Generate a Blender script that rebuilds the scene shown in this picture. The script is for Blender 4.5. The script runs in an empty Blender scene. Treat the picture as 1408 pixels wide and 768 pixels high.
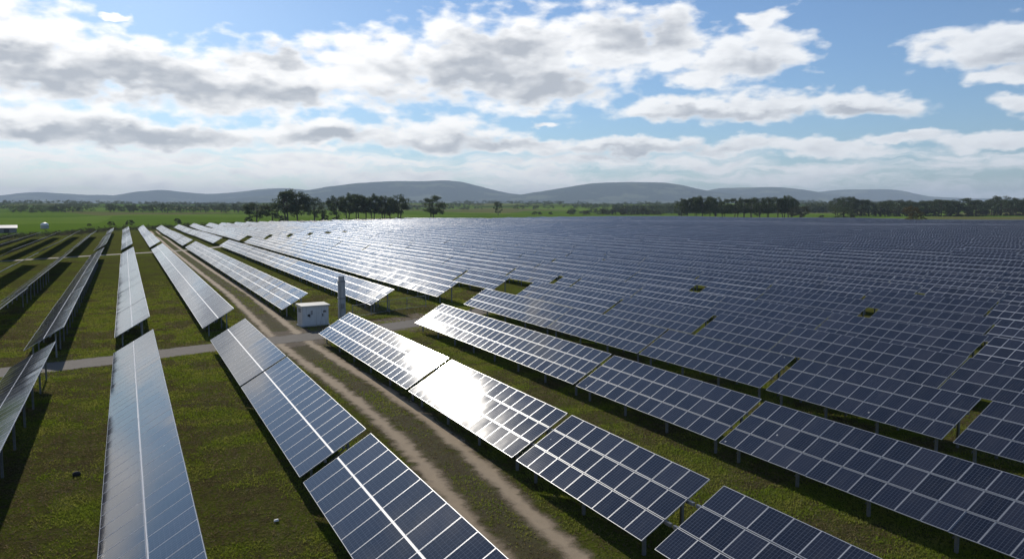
import bpy, math, random
import numpy as np
from mathutils import Vector

random.seed(7)
rng = np.random.default_rng(11)
R = math.radians
scene = bpy.context.scene
col = scene.collection

# ------------------------------------------------------------------ camera
CAM_H = 12.0
YAW, PITCH, FPX = R(25.78), R(5.084), 1099.5          # heading right of +Y, look-down, focal length in 1408-px units
cam_d = bpy.data.cameras.new('camera')
cam = bpy.data.objects.new('camera', cam_d)
col.objects.link(cam)
cam.location = (0, 0, CAM_H)
cam.rotation_euler = (R(90) - PITCH, 0, -YAW)
cam_d.sensor_fit = 'HORIZONTAL'
cam_d.sensor_width = 36.0
cam_d.lens = FPX / 1408 * 36.0
cam_d.clip_start = 0.5
cam_d.clip_end = 60000
scene.camera = cam

SUN_AZ, SUN_EL = R(-1.0), R(23.9)                      # azimuth measured from +Y towards +X


def px_dir(px, py):
    """pixel of the 1408x768 photograph -> (azimuth from +Y towards +X, elevation), radians"""
    a, b = (px - 704) / FPX, (384 - py) / FPX
    d = math.cos(PITCH) + b * math.sin(PITCH)
    z = -math.sin(PITCH) + b * math.cos(PITCH)
    return YAW + math.atan2(a, d), math.atan2(z, math.hypot(a, d))


# ------------------------------------------------------------------ node helpers
class NT:
    def __init__(self, tree):
        self.t = tree
        self.n = tree.nodes
        self.l = tree.links

    def _set(self, sock, v):
        if v is None:
            return
        if isinstance(v, bpy.types.NodeSocket):
            self.l.new(v, sock)
        else:
            sock.default_value = v

    def math(self, op, a, b=None, c=None, clamp=False):
        n = self.n.new('ShaderNodeMath')
        n.operation = op
        n.use_clamp = clamp
        for i, v in enumerate((a, b, c)):
            self._set(n.inputs[i], v) if v is not None else None
        return n.outputs[0]

    def vmath(self, op, a, b=None, c=None, out=0):
        n = self.n.new('ShaderNodeVectorMath')
        n.operation = op
        for i, v in enumerate((a, b, c)):
            self._set(n.inputs[i], v) if v is not None else None
        return n.outputs[out]

    def comb(self, x, y, z):
        n = self.n.new('ShaderNodeCombineXYZ')
        for i, v in enumerate((x, y, z)):
            self._set(n.inputs[i], v)
        return n.outputs[0]

    def sep(self, v):
        n = self.n.new('ShaderNodeSeparateXYZ')
        self.l.new(v, n.inputs[0])
        return n.outputs

    def noise(self, vec, scale, detail=4, rough=0.55, dist=0.0, out='Fac'):
        n = self.n.new('ShaderNodeTexNoise')
        if vec is not None:
            self.l.new(vec, n.inputs['Vector'])
        n.inputs['Scale'].default_value = scale
        n.inputs['Detail'].default_value = detail
        n.inputs['Roughness'].default_value = rough
        n.inputs['Distortion'].default_value = dist
        return n.outputs[out]

    def mapr(self, v, a, b, c=0.0, d=1.0, smooth=True):
        n = self.n.new('ShaderNodeMapRange')
        n.interpolation_type = 'SMOOTHSTEP' if smooth else 'LINEAR'
        self.l.new(v, n.inputs['Value'])
        for k, x in zip(('From Min', 'From Max', 'To Min', 'To Max'), (a, b, c, d)):
            self._set(n.inputs[k], x)
        return n.outputs['Result']

    def mix(self, f, a, b, mode='MIX'):
        n = self.n.new('ShaderNodeMix')
        n.data_type = 'RGBA'
        n.blend_type = mode
        self._set(n.inputs['Factor'], f)
        for s, v in ((n.inputs[6], a), (n.inputs[7], b)):
            if isinstance(v, (tuple, list)) and len(v) == 3:
                v = (*v, 1)
            self._set(s, v)
        return n.outputs[2]

    def coord(self, which='Object'):
        return self.n.new('ShaderNodeTexCoord').outputs[which]

    def attr(self, name, out='Fac'):
        n = self.n.new('ShaderNodeAttribute')
        n.attribute_name = name
        return n.outputs[out]

    def bump(self, h, strength=0.5, dist=0.05):
        n = self.n.new('ShaderNodeBump')
        n.inputs['Strength'].default_value = strength
        n.inputs['Distance'].default_value = dist
        self.l.new(h, n.inputs['Height'])
        return n.outputs[0]


def new_mat(name, color=(0.5, 0.5, 0.5), rough=0.6, metal=0.0, spec=0.5):
    m = bpy.data.materials.new(name)
    m.use_nodes = True
    b = m.node_tree.nodes['Principled BSDF']
    b.inputs['Base Color'].default_value = (*color, 1)
    b.inputs['Roughness'].default_value = rough
    b.inputs['Metallic'].default_value = metal
    b.inputs['Specular IOR Level'].default_value = spec
    return m, NT(m.node_tree), b


# ------------------------------------------------------------------ world: Nishita sky with a procedural cloud field
world = bpy.data.worlds.new('World')
scene.world = world
world.use_nodes = True
wt = NT(world.node_tree)
for n in list(wt.n):
    wt.n.remove(n)
SKY_STRENGTH = 0.085
sky = wt.n.new('ShaderNodeTexSky')
sky.sky_type = 'NISHITA'
sky.sun_disc = False
sky.sun_elevation = SUN_EL
sky.sun_rotation = SUN_AZ
sky.altitude = 200
sky.air_density = 1.0
sky.dust_density = 0.25
sky.ozone_density = 2.5

dirv = wt.coord('Generated')
dx, dy, dz = wt.sep(dirv)
az = wt.math('MULTIPLY', wt.math('ARCTAN2', dx, dy), 180 / math.pi)
el = wt.math('MULTIPLY', wt.math('ARCSINE', dz), 180 / math.pi)
p0 = wt.comb(az, el, 0.0)
# warp the cloud domain so that outlines billow
stretch = wt.vmath('MULTIPLY', p0, (1.0, 2.0, 1.0))
warp = wt.noise(stretch, 0.22, 4, 0.5, out='Color')
warp = wt.vmath('SUBTRACT', warp, (0.5, 0.5, 0.5))
p1 = wt.vmath('MULTIPLY_ADD', warp, (5.0, 2.4, 0.0), p0)
warp2 = wt.vmath('SUBTRACT', wt.noise(stretch, 0.9, 4, 0.5, out='Color'), (0.5, 0.5, 0.5))
p1 = wt.vmath('MULTIPLY_ADD', warp2, (1.3, 0.8, 0.0), p1)


def blob_field(blobs, p):
    best = None
    for (x, y, rx, ry) in blobs:
        a, e = px_dir(x, y)
        a, e = math.degrees(a), math.degrees(e)
        kx, ky = FPX / 57.3 / rx, FPX / 57.3 / ry
        v = wt.vmath('MULTIPLY_ADD', p, (kx, ky, 0), (-a * kx, -e * ky, 0))
        d = wt.vmath('LENGTH', v, out='Value')
        if best is None:
            best = d
        else:
            n = wt.math('SMOOTH_MIN', best, d, 0.25)
            best = n
    return best


CLOUDS = [(-10, 60, 120, 75), (70, 95, 120, 50), (170, 90, 110, 50), (260, 110, 130, 52), (390, 105, 120, 58), (330, 128, 120, 34),
          (520, 95, 110, 62), (640, 85, 120, 72), (735, 75, 110, 66), (830, 62, 110, 58), (920, 55, 62, 50), (720, 122, 150, 40),
          (1000, 82, 85, 44), (1065, 70, 50, 42), (1062, 22, 34, 16), (980, 108, 70, 20), (930, 150, 105, 19), (1040, 146, 120, 22),
          (1180, 142, 90, 17), (1372, 62, 95, 34), (1400, 103, 52, 15), (1405, 142, 40, 14), (60, 175, 150, 36), (190, 186, 140, 26),
          (300, 185, 80, 18), (440, 186, 120, 26), (600, 186, 140, 28), (720, 196, 120, 16), (860, 200, 140, 14), (1010, 200, 130, 14),
          (1140, 205, 120, 12), (1240, 187, 60, 9), (1380, 190, 90, 14), (752, 168, 22, 7), (150, 22, 22, 6)]
DARKS = [(40, 103, 110, 24), (190, 112, 110, 30), (260, 122, 80, 22), (390, 130, 70, 22), (655, 105, 110, 40), (760, 124, 95, 26),
         (885, 44, 75, 22), (700, 60, 70, 20), (370, 72, 60, 16), (190, 188, 130, 15), (40, 182, 60, 14), (460, 190, 70, 11), (640, 196, 110, 12),
         (980, 158, 130, 10), (560, 140, 90, 14), (880, 208, 160, 8), (1050, 92, 60, 14), (1400, 80, 70, 14), (20, 70, 50, 16), (1180, 150, 60, 7)]
d_cl = blob_field(CLOUDS, p1)
fine = wt.noise(stretch, 0.55, 6, 0.46)
dens_a = wt.math('SUBTRACT', wt.math('MULTIPLY_ADD', wt.math('SUBTRACT', fine, 0.5), 1.5, 1.0), d_cl)
# low stratus streaks near the horizon
lowv = wt.vmath('MULTIPLY', p1, (0.12, 0.9, 1.0))
low = wt.noise(lowv, 1.0, 6, 0.6)
lowmask = wt.math('MULTIPLY', wt.mapr(el, -1.0, 0.6), wt.mapr(el, 4.4, 3.2))
azfall = wt.mapr(az, 70.0, 20.0, 0.07, 0.19)
dens_b = wt.math('MULTIPLY', wt.math('ADD', wt.math('SUBTRACT', low, 0.52), azfall), wt.math('MULTIPLY', lowmask, 2.3))
# broken cloud elsewhere in the sky (above and beside the view)
outv = wt.vmath('MULTIPLY', p1, (0.055, 0.10, 1.0))
oth = wt.noise(outv, 1.0, 7, 0.6)
omask = wt.math('MAXIMUM', wt.mapr(el, 15.5, 19.0), wt.math('MAXIMUM', wt.mapr(az, 62.0, 68.0), wt.mapr(az, -10.0, -16.0)))
othr = wt.mapr(az, 40.0, 0.0, 0.60, 0.50)
othr = wt.math('ADD', othr, wt.mapr(el, 22.0, 45.0, 0.0, 0.24))
dens_c = wt.math('MULTIPLY', wt.math('SUBTRACT', oth, othr), wt.math('MULTIPLY', omask, 5.0))
dens = wt.math('MAXIMUM', wt.math('MAXIMUM', dens_a, dens_b), dens_c)
cover = wt.mapr(dens, -0.06, 0.50)
# thick bases go grey, thin edges and tops stay bright because the sun stands behind them
d_dk = blob_field(DARKS, p1)
fine2 = wt.noise(wt.vmath('ADD', stretch, (3.1, 7.7, 0.0)), 0.5, 5, 0.5)
dark = wt.mapr(wt.math('MULTIPLY_ADD', wt.math('SUBTRACT', fine2, 0.5), 1.2, d_dk), 1.55, 0.25)
thick = wt.mapr(dens, 0.30, 1.05)
dark_o = wt.math('MULTIPLY', omask, wt.mapr(dens_c, 0.4, 1.1))
shade = wt.math('MAXIMUM', wt.math('MULTIPLY', dark, wt.mapr(dens, 0.10, 0.75)), wt.math('MAXIMUM', wt.math('MULTIPLY', thick, 0.25), dark_o))
shade = wt.math('ADD', shade, wt.math('MULTIPLY', wt.math('SUBTRACT', fine2, 0.5), 0.25), clamp=True)
above = wt.noise(wt.vmath('ADD', stretch, (-0.25, 1.1, 0.0)), 0.55, 5, 0.46)
relief = wt.math('MULTIPLY', wt.math('SUBTRACT', above, fine), wt.mapr(dens, 0.05, 0.4, 0.0, 1.0))
shade = wt.math('ADD', shade, relief, clamp=True)
toward = wt.mapr(az, 62.0, 5.0, 0.0, 1.0)
bright = wt.mix(toward, (10.2, 10.5, 10.9), (14.0, 13.8, 13.5))
grey = wt.mix(toward, (5.4, 5.8, 6.5), (5.9, 6.2, 6.7))
ccol = wt.mix(shade, bright, grey)
blue = wt.mix(1.0, sky.outputs[0], (0.70, 0.89, 1.11), 'MULTIPLY')
skycol = wt.mix(wt.math('MULTIPLY', cover, 0.97), blue, ccol)
bg = wt.n.new('ShaderNodeBackground')
bg.inputs['Strength'].default_value = SKY_STRENGTH
wt.l.new(skycol, bg.inputs['Color'])
wo = wt.n.new('ShaderNodeOutputWorld')
wt.l.new(bg.outputs[0], wo.inputs['Surface'])

# ------------------------------------------------------------------ sun, exposure
sun_d = bpy.data.lights.new('sun', 'SUN')
sun_d.energy = 4.0
sun_d.angle = R(0.6)
sun_d.color = (1.0, 0.93, 0.82)
sun = bpy.data.objects.new('sun', sun_d)
col.objects.link(sun)
to_sun = Vector((math.sin(SUN_AZ) * math.cos(SUN_EL), math.cos(SUN_AZ) * math.cos(SUN_EL), math.sin(SUN_EL)))
sun.rotation_euler = to_sun.to_track_quat('Z', 'Y').to_euler()
sun.location = to_sun * 300
scene.view_settings.view_transform = 'Standard'
scene.view_settings.look = 'None'
scene.view_settings.gamma = 1
scene.view_settings.exposure = 0.12
scene.view_settings.use_curve_mapping = False
cy = scene.cycles
cy.max_bounces = 6
cy.diffuse_bounces = 2
cy.glossy_bounces = 3
cy.transparent_max_bounces = 10
cy.volume_bounces = 0
cy.sample_clamp_indirect = 6
cy.use_denoising = True


# ------------------------------------------------------------------ object helpers
def tag(o, label=None, cat=None, group=None, kind=None):
    for k, v in (('label', label), ('category', cat), ('group', group), ('kind', kind)):
        if v:
            o[k] = v
    return o


def link(name, me, parent=None, loc=None):
    o = bpy.data.objects.new(name, me)
    col.objects.link(o)
    if parent:
        o.parent = parent
    if loc is not None:
        o.location = loc
    return o


def empty(name, loc, rz=0.0):
    o = link(name, None, None, loc)
    o.rotation_euler.z = rz
    o.empty_display_size = 0.5
    return o


def mesh_np(name, V, F, mats, mi=None, uv=None, rnd=None, smooth=False):
    """V (n,3); F (m,4) or (m,3) ints; uv (m*k,2); rnd per-face"""
    V = np.asarray(V, np.float32)
    F = np.asarray(F, np.int32)
    k = F.shape[1]
    me = bpy.data.meshes.new(name)
    me.vertices.add(len(V))
    me.vertices.foreach_set('co', V.ravel())
    me.loops.add(F.size)
    me.loops.foreach_set('vertex_index', F.ravel())
    me.polygons.add(len(F))
    me.polygons.foreach_set('loop_start', np.arange(0, F.size, k, dtype=np.int32))
    me.polygons.foreach_set('loop_total', np.full(len(F), k, np.int32))
    for m in mats:
        me.materials.append(m)
    if mi is not None:
        me.polygons.foreach_set('material_index', np.asarray(mi, np.int32))
    if uv is not None:
        l = me.uv_layers.new(name='uv')
        l.data.foreach_set('uv', np.asarray(uv, np.float32).ravel())
    if rnd is not None:
        a = me.attributes.new('rnd', 'FLOAT', 'FACE')
        a.data.foreach_set('value', np.asarray(rnd, np.float32))
    me.polygons.foreach_set('use_smooth', np.full(len(F), smooth, bool))
    me.update(calc_edges=True)
    me.validate()
    return me


class MB:
    """collects boxes, bars and lathes, builds ONE mesh"""
    def __init__(self):
        self.v, self.f, self.mi = [], [], []

    def quadbox(self, P, mi=0):
        b = len(self.v)
        self.v += [tuple(p) for p in P]
        for q in ((0, 3, 2, 1), (4, 5, 6, 7), (0, 1, 5, 4), (1, 2, 6, 5), (2, 3, 7, 6), (3, 0, 4, 7)):
            self.f.append(tuple(b + i for i in q))
            self.mi.append(mi)

    def box(self, x0, x1, y0, y1, z0, z1, mi=0):
        self.quadbox([(x0, y0, z0), (x1, y0, z0), (x1, y1, z0), (x0, y1, z0), (x0, y0, z1), (x1, y0, z1), (x1, y1, z1), (x0, y1, z1)], mi)

    def bar(self, a, b, w, h=None, mi=0):
        h = h or w
        a, b = Vector(a), Vector(b)
        d = (b - a).normalized()
        s = d.cross(Vector((0, 0, 1)))
        if s.length < 1e-3:
            s = Vector((1, 0, 0))
        s.normalize()
        u = s.cross(d).normalized()
        s, u = s * w / 2, u * h / 2
        self.quadbox([a - s - u, a + s - u, b + s - u, b - s - u, a - s + u, a + s + u, b + s + u, b - s + u], mi)

    def lathe(self, prof, n=20, mi=0, cx=0, cy=0):
        b = len(self.v)
        for r, z in prof:
            for i in range(n):
                t = 2 * math.pi * i / n
                self.v.append((cx + r * math.cos(t), cy + r * math.sin(t), z))
        for j in range(len(prof) - 1):
            for i in range(n):
                i2 = (i + 1) % n
                self.f.append((b + j * n + i, b + j * n + i2, b + (j + 1) * n + i2, b + (j + 1) * n + i))
                self.mi.append(mi)
        self.f.append(tuple(b + (len(prof) - 1) * n + i for i in range(n)))
        self.mi.append(mi)

    def mesh(self, name, mats, bevel=0.0):
        me = bpy.data.meshes.new(name)
        me.from_pydata(self.v, [], self.f)
        for m in mats:
            me.materials.append(m)
        me.polygons.foreach_set('material_index', self.mi)
        if bevel:
            import bmesh
            bm = bmesh.new()
            bm.from_mesh(me)
            bmesh.ops.bevel(bm, geom=bm.edges[:], offset=bevel, segments=2, affect='EDGES', profile=0.7)
            bm.to_mesh(me)
            bm.free()
        me.update()
        return me

    def build(self, name, mats, parent=None, bevel=0.0):
        if not isinstance(mats, (list, tuple)):
            mats = [mats]
        return link(name, self.mesh(name, mats, bevel), parent)


# ------------------------------------------------------------------ terrain height
_wr = np.random.default_rng(5)
_waves = [(_wr.uniform(0, 2 * math.pi), _wr.uniform(0, 6.28), s) for s in (1.0, 1.3, 0.8, 1.7, 0.6, 2.1)]


def sm(x, a, b):
    t = np.clip((np.asarray(x, float) - a) / (b - a), 0, 1)
    return t * t * (3 - 2 * t)


def wav(x, y, lam):
    z = 0
    for th, ph, s in _waves:
        z = z + np.sin((x * math.cos(th) + y * math.sin(th)) * 2 * math.pi * s / lam + ph) / s
    return z / 3.0


def T(x, y):
    x, y = np.asarray(x, float), np.asarray(y, float)
    d = np.hypot(x, y)
    z = wav(x, y, 190.0) * 0.75 * sm(d, 270, 430) * (1 - sm(d, 3000, 5000))
    s = np.maximum(0, d - 880)
    z = z + 42.0 * (1 - np.exp(-(s / 2600.0) ** 2))
    z = z + wav(x + 900, y - 400, 1500.0) * 5.0 * sm(d, 1050, 2200)
    return z


def hashn(x, y):
    """cheap value noise, numpy"""
    xi, yi = np.floor(x).astype(np.int64), np.floor(y).astype(np.int64)
    xf, yf = x - xi, y - yi
    def h(a, b):
        n = (a * 374761393 + b * 668265263) & 0x7fffffff
        n = ((n ^ (n >> 13)) * 1274126177) & 0x7fffffff
        return (n & 0xffff) / 65535.0
    u, v = xf * xf * (3 - 2 * xf), yf * yf * (3 - 2 * yf)
    return (h(xi, yi) * (1 - u) + h(xi + 1, yi) * u) * (1 - v) + (h(xi, yi + 1) * (1 - u) + h(xi + 1, yi + 1) * u) * v


def fbm(x, y, o=4):
    s, a, t = 0, 1, 0
    for i in range(o):
        s = s + a * hashn(x * 2 ** i + 17 * i, y * 2 ** i - 9 * i)
        t += a
        a *= 0.5
    return s / t


# solar field outline (ground plan)
FIELD = [(-62, -40), (-62, 300), (-42, 345), (-5, 452), (16, 486), (54, 546), (115, 632), (231, 715), (420, 790), (529, 742), (622, 617), (590, 350), (300, 120), (70, -40)]


def in_poly(x, y, P):
    x, y = np.asarray(x, float), np.asarray(y, float)
    c = np.zeros(x.shape, bool)
    j = len(P) - 1
    for i in range(len(P)):
        xi, yi = P[i]
        xj, yj = P[j]
        c ^= ((yi > y) != (yj > y)) & (x < (xj - xi) * (y - yi) / (yj - yi + 1e-12) + xi)
        j = i
    return c


# ------------------------------------------------------------------ materials
def ground_material():
    m, t, b = new_mat('land', rough=1.0, spec=0.0)
    P = t.n.new('ShaderNodeNewGeometry').outputs['Position']
    fld = t.attr('field')
    # rough pasture between the tables
    n1 = t.noise(P, 0.16, 6, 0.62)
    n2 = t.noise(P, 1.3, 6, 0.68)
    n3 = t.noise(P, 6.0, 6, 0.75)
    dry = t.mapr(t.math('ADD', t.math('MULTIPLY', n1, 0.50), t.math('MULTIPLY', n2, 0.65)), 0.50, 0.68)
    g = t.mix(t.mapr(n3, 0.3, 0.7), (0.076, 0.102, 0.014), (0.190, 0.215, 0.040))
    br = t.mix(t.mapr(n3, 0.3, 0.7), (0.066, 0.050, 0.026), (0.140, 0.108, 0.060))
    near = t.mix(t.math('MULTIPLY', dry, 0.78), g, br)
    # farm fields beyond
    v = t.n.new('ShaderNodeTexVoronoi')
    v.inputs['Scale'].default_value = 0.0032
    sq = t.vmath('MULTIPLY', P, (1.0, 0.75, 0.0))
    t.l.new(sq, v.inputs['Vector'])
    rnd = t.sep(v.outputs['Color'])[0]
    big = t.noise(P, 0.004, 5, 0.6)
    f1 = t.mix(rnd, (0.100, 0.175, 0.016), (0.170, 0.250, 0.038))
    f1 = t.mix(t.mapr(t.sep(v.outputs['Color'])[1], 0.70, 0.74), f1, (0.17, 0.17, 0.060))
    f1 = t.mix(t.mapr(big, 0.50, 0.72, 0.0, 0.7), f1, (0.062, 0.115, 0.020))
    streak = t.noise(t.vmath('MULTIPLY', P, (0.006, 0.05, 0)), 1.0, 4, 0.6)
    f1 = t.mix(t.mapr(streak, 0.52, 0.75, 0.0, 0.45), f1, (0.080, 0.125, 0.025))
    earth = t.mix(n2, (0.055, 0.040, 0.024), (0.13, 0.095, 0.058))
    c = t.mix(fld, f1, near)
    c = t.mix(t.attr('soil'), c, earth)
    wood = t.mix(t.noise(P, 0.03, 5, 0.7), (0.018, 0.034, 0.012), (0.050, 0.070, 0.026))
    c = t.mix(t.attr('wood'), c, wood)
    t.l.new(c, b.inputs['Base Color'])
    h = t.math('ADD', t.math('MULTIPLY', n3, 0.9), t.math('MULTIPLY', n2, 0.7))
    t.l.new(t.bump(h, 1.0, 0.40), b.inputs['Normal'])
    return m


def panel_material():
    m, t, b = new_mat('solar_glass', rough=0.16, spec=0.5)
    uvn = t.n.new('ShaderNodeUVMap')
    uvn.uv_map = 'uv'
    u, v, _ = t.sep(uvn.outputs[0])
    def edge(c, w):
        return t.math('GREATER_THAN', t.math('ABSOLUTE', t.math('SUBTRACT', c, 0.5)), 0.5 - w)
    frame = t.math('MAXIMUM', edge(u, 0.018), edge(v, 0.026))
    def lines(c, n, w):
        f = t.math('FRACT', t.math('MULTIPLY', t.math('SUBTRACT', c, 0.05), n / 0.9))
        return t.math('GREATER_THAN', t.math('ABSOLUTE', t.math('SUBTRACT', f, 0.5)), 0.5 - w)
    cu = t.math('MULTIPLY', lines(u, 7, 0.045), 0.70)
    cv = t.math('MULTIPLY', lines(v, 9, 0.040), 0.38)
    bus = t.math('MULTIPLY', lines(u, 28, 0.05), 0.13)
    grid = t.math('MAXIMUM', t.math('MAXIMUM', cu, cv), bus)
    rn = t.math('FRACT', t.math('ADD', t.attr('rnd'), t.n.new('ShaderNodeObjectInfo').outputs['Random']))
    cell = t.mix(rn, (0.0060, 0.0084, 0.0175), (0.0140, 0.0180, 0.0350))
    base = t.mix(grid, cell, (0.125, 0.140, 0.175))
    # thin uneven film of dust
    P = t.n.new('ShaderNodeNewGeometry').outputs['Position']
    dust = t.mapr(t.noise(P, 0.7, 5, 0.65), 0.35, 0.8, 0.0, 0.03)
    streak = t.mapr(t.noise(t.vmath('MULTIPLY', P, (0.8, 5.0, 0.8)), 1.0, 4, 0.6), 0.45, 0.75, 0.0, 0.035)
    dust = t.math('ADD', t.math('ADD', dust, streak), t.math('MULTIPLY', t.math('POWER', rn, 4.0), 0.035))
    spots = t.n.new('ShaderNodeTexVoronoi')
    spots.inputs['Scale'].default_value = 0.9
    t.l.new(P, spots.inputs['Vector'])
    drop = t.math('MULTIPLY', t.math('LESS_THAN', spots.outputs['Distance'], 0.045), t.math('GREATER_THAN', t.sep(spots.outputs['Color'])[0], 0.72))
    base = t.mix(dust, base, (0.33, 0.30, 0.25))
    base = t.mix(t.math('MULTIPLY', drop, 0.7), base, (0.62, 0.60, 0.56))
    base = t.mix(frame, base, (0.62, 0.63, 0.65))
    t.l.new(base, b.inputs['Base Color'])
    ro = t.mapr(t.noise(P, 0.9, 4, 0.6), 0.3, 0.75, 0.068, 0.088)
    t.l.new(t.mix(frame, ro, (0.45, 0.45, 0.45)), b.inputs['Roughness'])
    # the faint sag of the glass
    wob = t.noise(t.vmath('MULTIPLY', P, (0.6, 1.5, 0.6)), 1.0, 2, 0.5)
    t.l.new(t.bump(wob, 0.02, 0.05), b.inputs['Normal'])
    return m


M_land = ground_material()
M_panel = panel_material()
M_alu, _, _ = new_mat('aluminium_frame', (0.43, 0.44, 0.46), 0.38, 0.25)
M_rail, _, _ = new_mat('bright_rail', (0.66, 0.66, 0.67), 0.45, 0.1)
M_back, _, _ = new_mat('backsheet', (0.20, 0.20, 0.205), 0.6)
M_galv, t_, b_ = new_mat('galvanised_steel', (0.30, 0.31, 0.32), 0.5, 0.5)
n_ = t_.noise(t_.coord(), 14, 4, 0.6)
t_.l.new(t_.mix(n_, (0.15, 0.16, 0.17), (0.29, 0.30, 0.31)), b_.inputs['Base Color'])


# ------------------------------------------------------------------ terrain sheet
def build_terrain():
    az = np.concatenate([np.arange(-180, -22, 6), np.arange(-22, 78, 0.3), np.arange(78, 180, 6)])
    az = np.radians(az)
    rad = np.concatenate([[2, 6, 12, 20, 30, 42, 56, 72, 90, 110, 132, 156, 182, 210, 240], np.arange(264, 1000, 16), np.geomspace(1000, 27000, 96)])
    A, Rr = np.meshgrid(az, rad)
    X, Y = Rr * np.sin(A), Rr * np.cos(A)
    Z = T(X, Y)
    na, nrd = len(az), len(rad)
    V = np.stack([X, Y, Z], -1).reshape(-1, 3)
    V = np.vstack([V, [[0, 0, 0]]])
    i, j = np.meshgrid(np.arange(nrd - 1), np.arange(na), indexing='ij')
    j2 = (j + 1) % na
    F = np.stack([i * na + j, (i + 1) * na + j, (i + 1) * na + j2, i * na + j2], -1).reshape(-1, 4)[:, ::-1]
    c = len(V) - 1
    j = np.arange(na)
    Ft = np.stack([np.full(na, c), (j + 1) % na, j, j], -1)
    me = mesh_np('ground', V, F, [M_land], smooth=True)
    import bmesh
    bm = bmesh.new()
    bm.from_mesh(me)
    bm.verts.ensure_lookup_table()
    for k in range(na):
        bm.faces.new((bm.verts[c], bm.verts[int((k + 1) % na)], bm.verts[k]))
    bmesh.ops.recalc_face_normals(bm, faces=bm.faces[:])
    bm.to_mesh(me)
    bm.free()
    n = len(me.vertices)
    co = np.empty(n * 3, np.float32)
    me.vertices.foreach_get('co', co)
    co = co.reshape(-1, 3)
    x, y = co[:, 0], co[:, 1]
    d = np.hypot(x, y)
    inside = in_poly(x, y, FIELD).astype(float)
    near = np.maximum(inside, (d < 330) * 1.0)
    # soft rim of bare soil round the solar field
    soil = np.zeros(n)
    P = np.array(FIELD, float)
    dist = np.full(n, 1e9)
    for k in range(len(P)):
        a, b = P[k], P[(k + 1) % len(P)]
        ab = b - a
        tt = np.clip(((x - a[0]) * ab[0] + (y - a[1]) * ab[1]) / (ab @ ab), 0, 1)
        dist = np.minimum(dist, np.hypot(x - a[0] - tt * ab[0], y - a[1] - tt * ab[1]))
    soil = (1 - sm(dist, 8, 24)) * (d > 330) * (1 - inside) * (0.55 + 0.45 * hashn(x / 30, y / 30))
    azv = np.arctan2(x, y)
    fallow = sm(azv, R(55), R(57.5)) * (d > 500) * (1 - sm(d, 800, 860)) * (1 - inside)
    soil = np.maximum(soil, fallow * 0.9)
    wood = sm(fbm(x / 420 + 3, y / 420, 4), 0.50, 0.56) * sm(d, 2000, 3200)
    wood = np.maximum(wood, sm(d, 4300, 5200))
    for nm, val in (('field', near), ('soil', soil), ('wood', wood)):
        at = me.attributes.new(nm, 'FLOAT', 'POINT')
        at.data.foreach_set('value', val.astype(np.float32))
    o = link('ground', me)
    tag(o, kind='structure')
    return o


build_terrain()


# ------------------------------------------------------------------ wooded hills on the horizon
def hill_material():
    m, t, b = new_mat('hill_forest', rough=1.0, spec=0.0)
    P = t.n.new('ShaderNodeNewGeometry').outputs['Position']
    n1 = t.noise(P, 0.0016, 6, 0.65)
    n2 = t.noise(P, 0.012, 5, 0.75)
    c = t.mix(t.mapr(n2, 0.3, 0.7), (0.022, 0.045, 0.028), (0.060, 0.090, 0.055))
    c = t.mix(t.mapr(n1, 0.50, 0.60, 0.0, 0.85), c, (0.20, 0.22, 0.11))
    t.l.new(c, b.inputs['Base Color'])
    t.l.new(t.bump(n2, 1.0, 60.0), b.inputs['Normal'])
    return m


M_hill = hill_material()


def hill(prof, dist, depth, name='hills'):
    dist, depth = dist * 2.3, depth * 2.0
    """prof: ridge outline as (px, py) sight lines; the ridge is a real landform at `dist` metres, `depth` deep"""
    pts = [(px_dir(x, y)[0], px_dir(x, y)[1]) for x, y in prof]
    a0, a1 = pts[0][0], pts[-1][0]
    na, nr = int((a1 - a0) / R(0.12)) + 2, 34
    A = np.linspace(a0, a1, na)
    E = np.interp(A, [p[0] for p in pts], [p[1] for p in pts])
    k = np.hanning(13)
    k /= k.sum()
    E = np.convolve(np.pad(E, 6, mode='edge'), k, mode='valid')
    crest = CAM_H + dist * np.tan(E)
    u = np.linspace(0, 1, nr)
    shape = np.where(u < 0.62, np.sin(u / 0.62 * math.pi / 2) ** 1.35, np.cos((u - 0.62) / 0.38 * math.pi / 2) ** 1.1)
    rad = dist - depth * 0.62 + depth * u
    AA, RR = np.meshgrid(A, rad)
    X, Y = RR * np.sin(AA), RR * np.cos(AA)
    base = T(X, Y) - 12
    S = shape[:, None]
    relief = (fbm(X / 1700, Y / 1700, 5) - 0.5) * 330 * S * (1 - S) * 2.2 + (fbm(X / 160, Y / 160, 3) - 0.5) * 9 * S
    spur = (fbm(A * 60, A * 0 + 3.3, 3)[None, :] - 0.5) * 0.5 * S * (1 - S)
    Z = base + np.maximum(0, crest[None, :] - base) * np.clip(S + spur, 0, 1) + relief * np.clip((crest[None, :] - base) / 120, 0, 1)
    V = np.stack([X, Y, Z], -1).reshape(-1, 3)
    i, j = np.meshgrid(np.arange(nr - 1), np.arange(na - 1), indexing='ij')
    F = np.stack([i * na + j, i * na + j + 1, (i + 1) * na + j + 1, (i + 1) * na + j], -1).reshape(-1, 4)
    me = mesh_np(name, V, F, [M_hill], smooth=True)
    o = link(name, me)
    tag(o, kind='structure')


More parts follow.
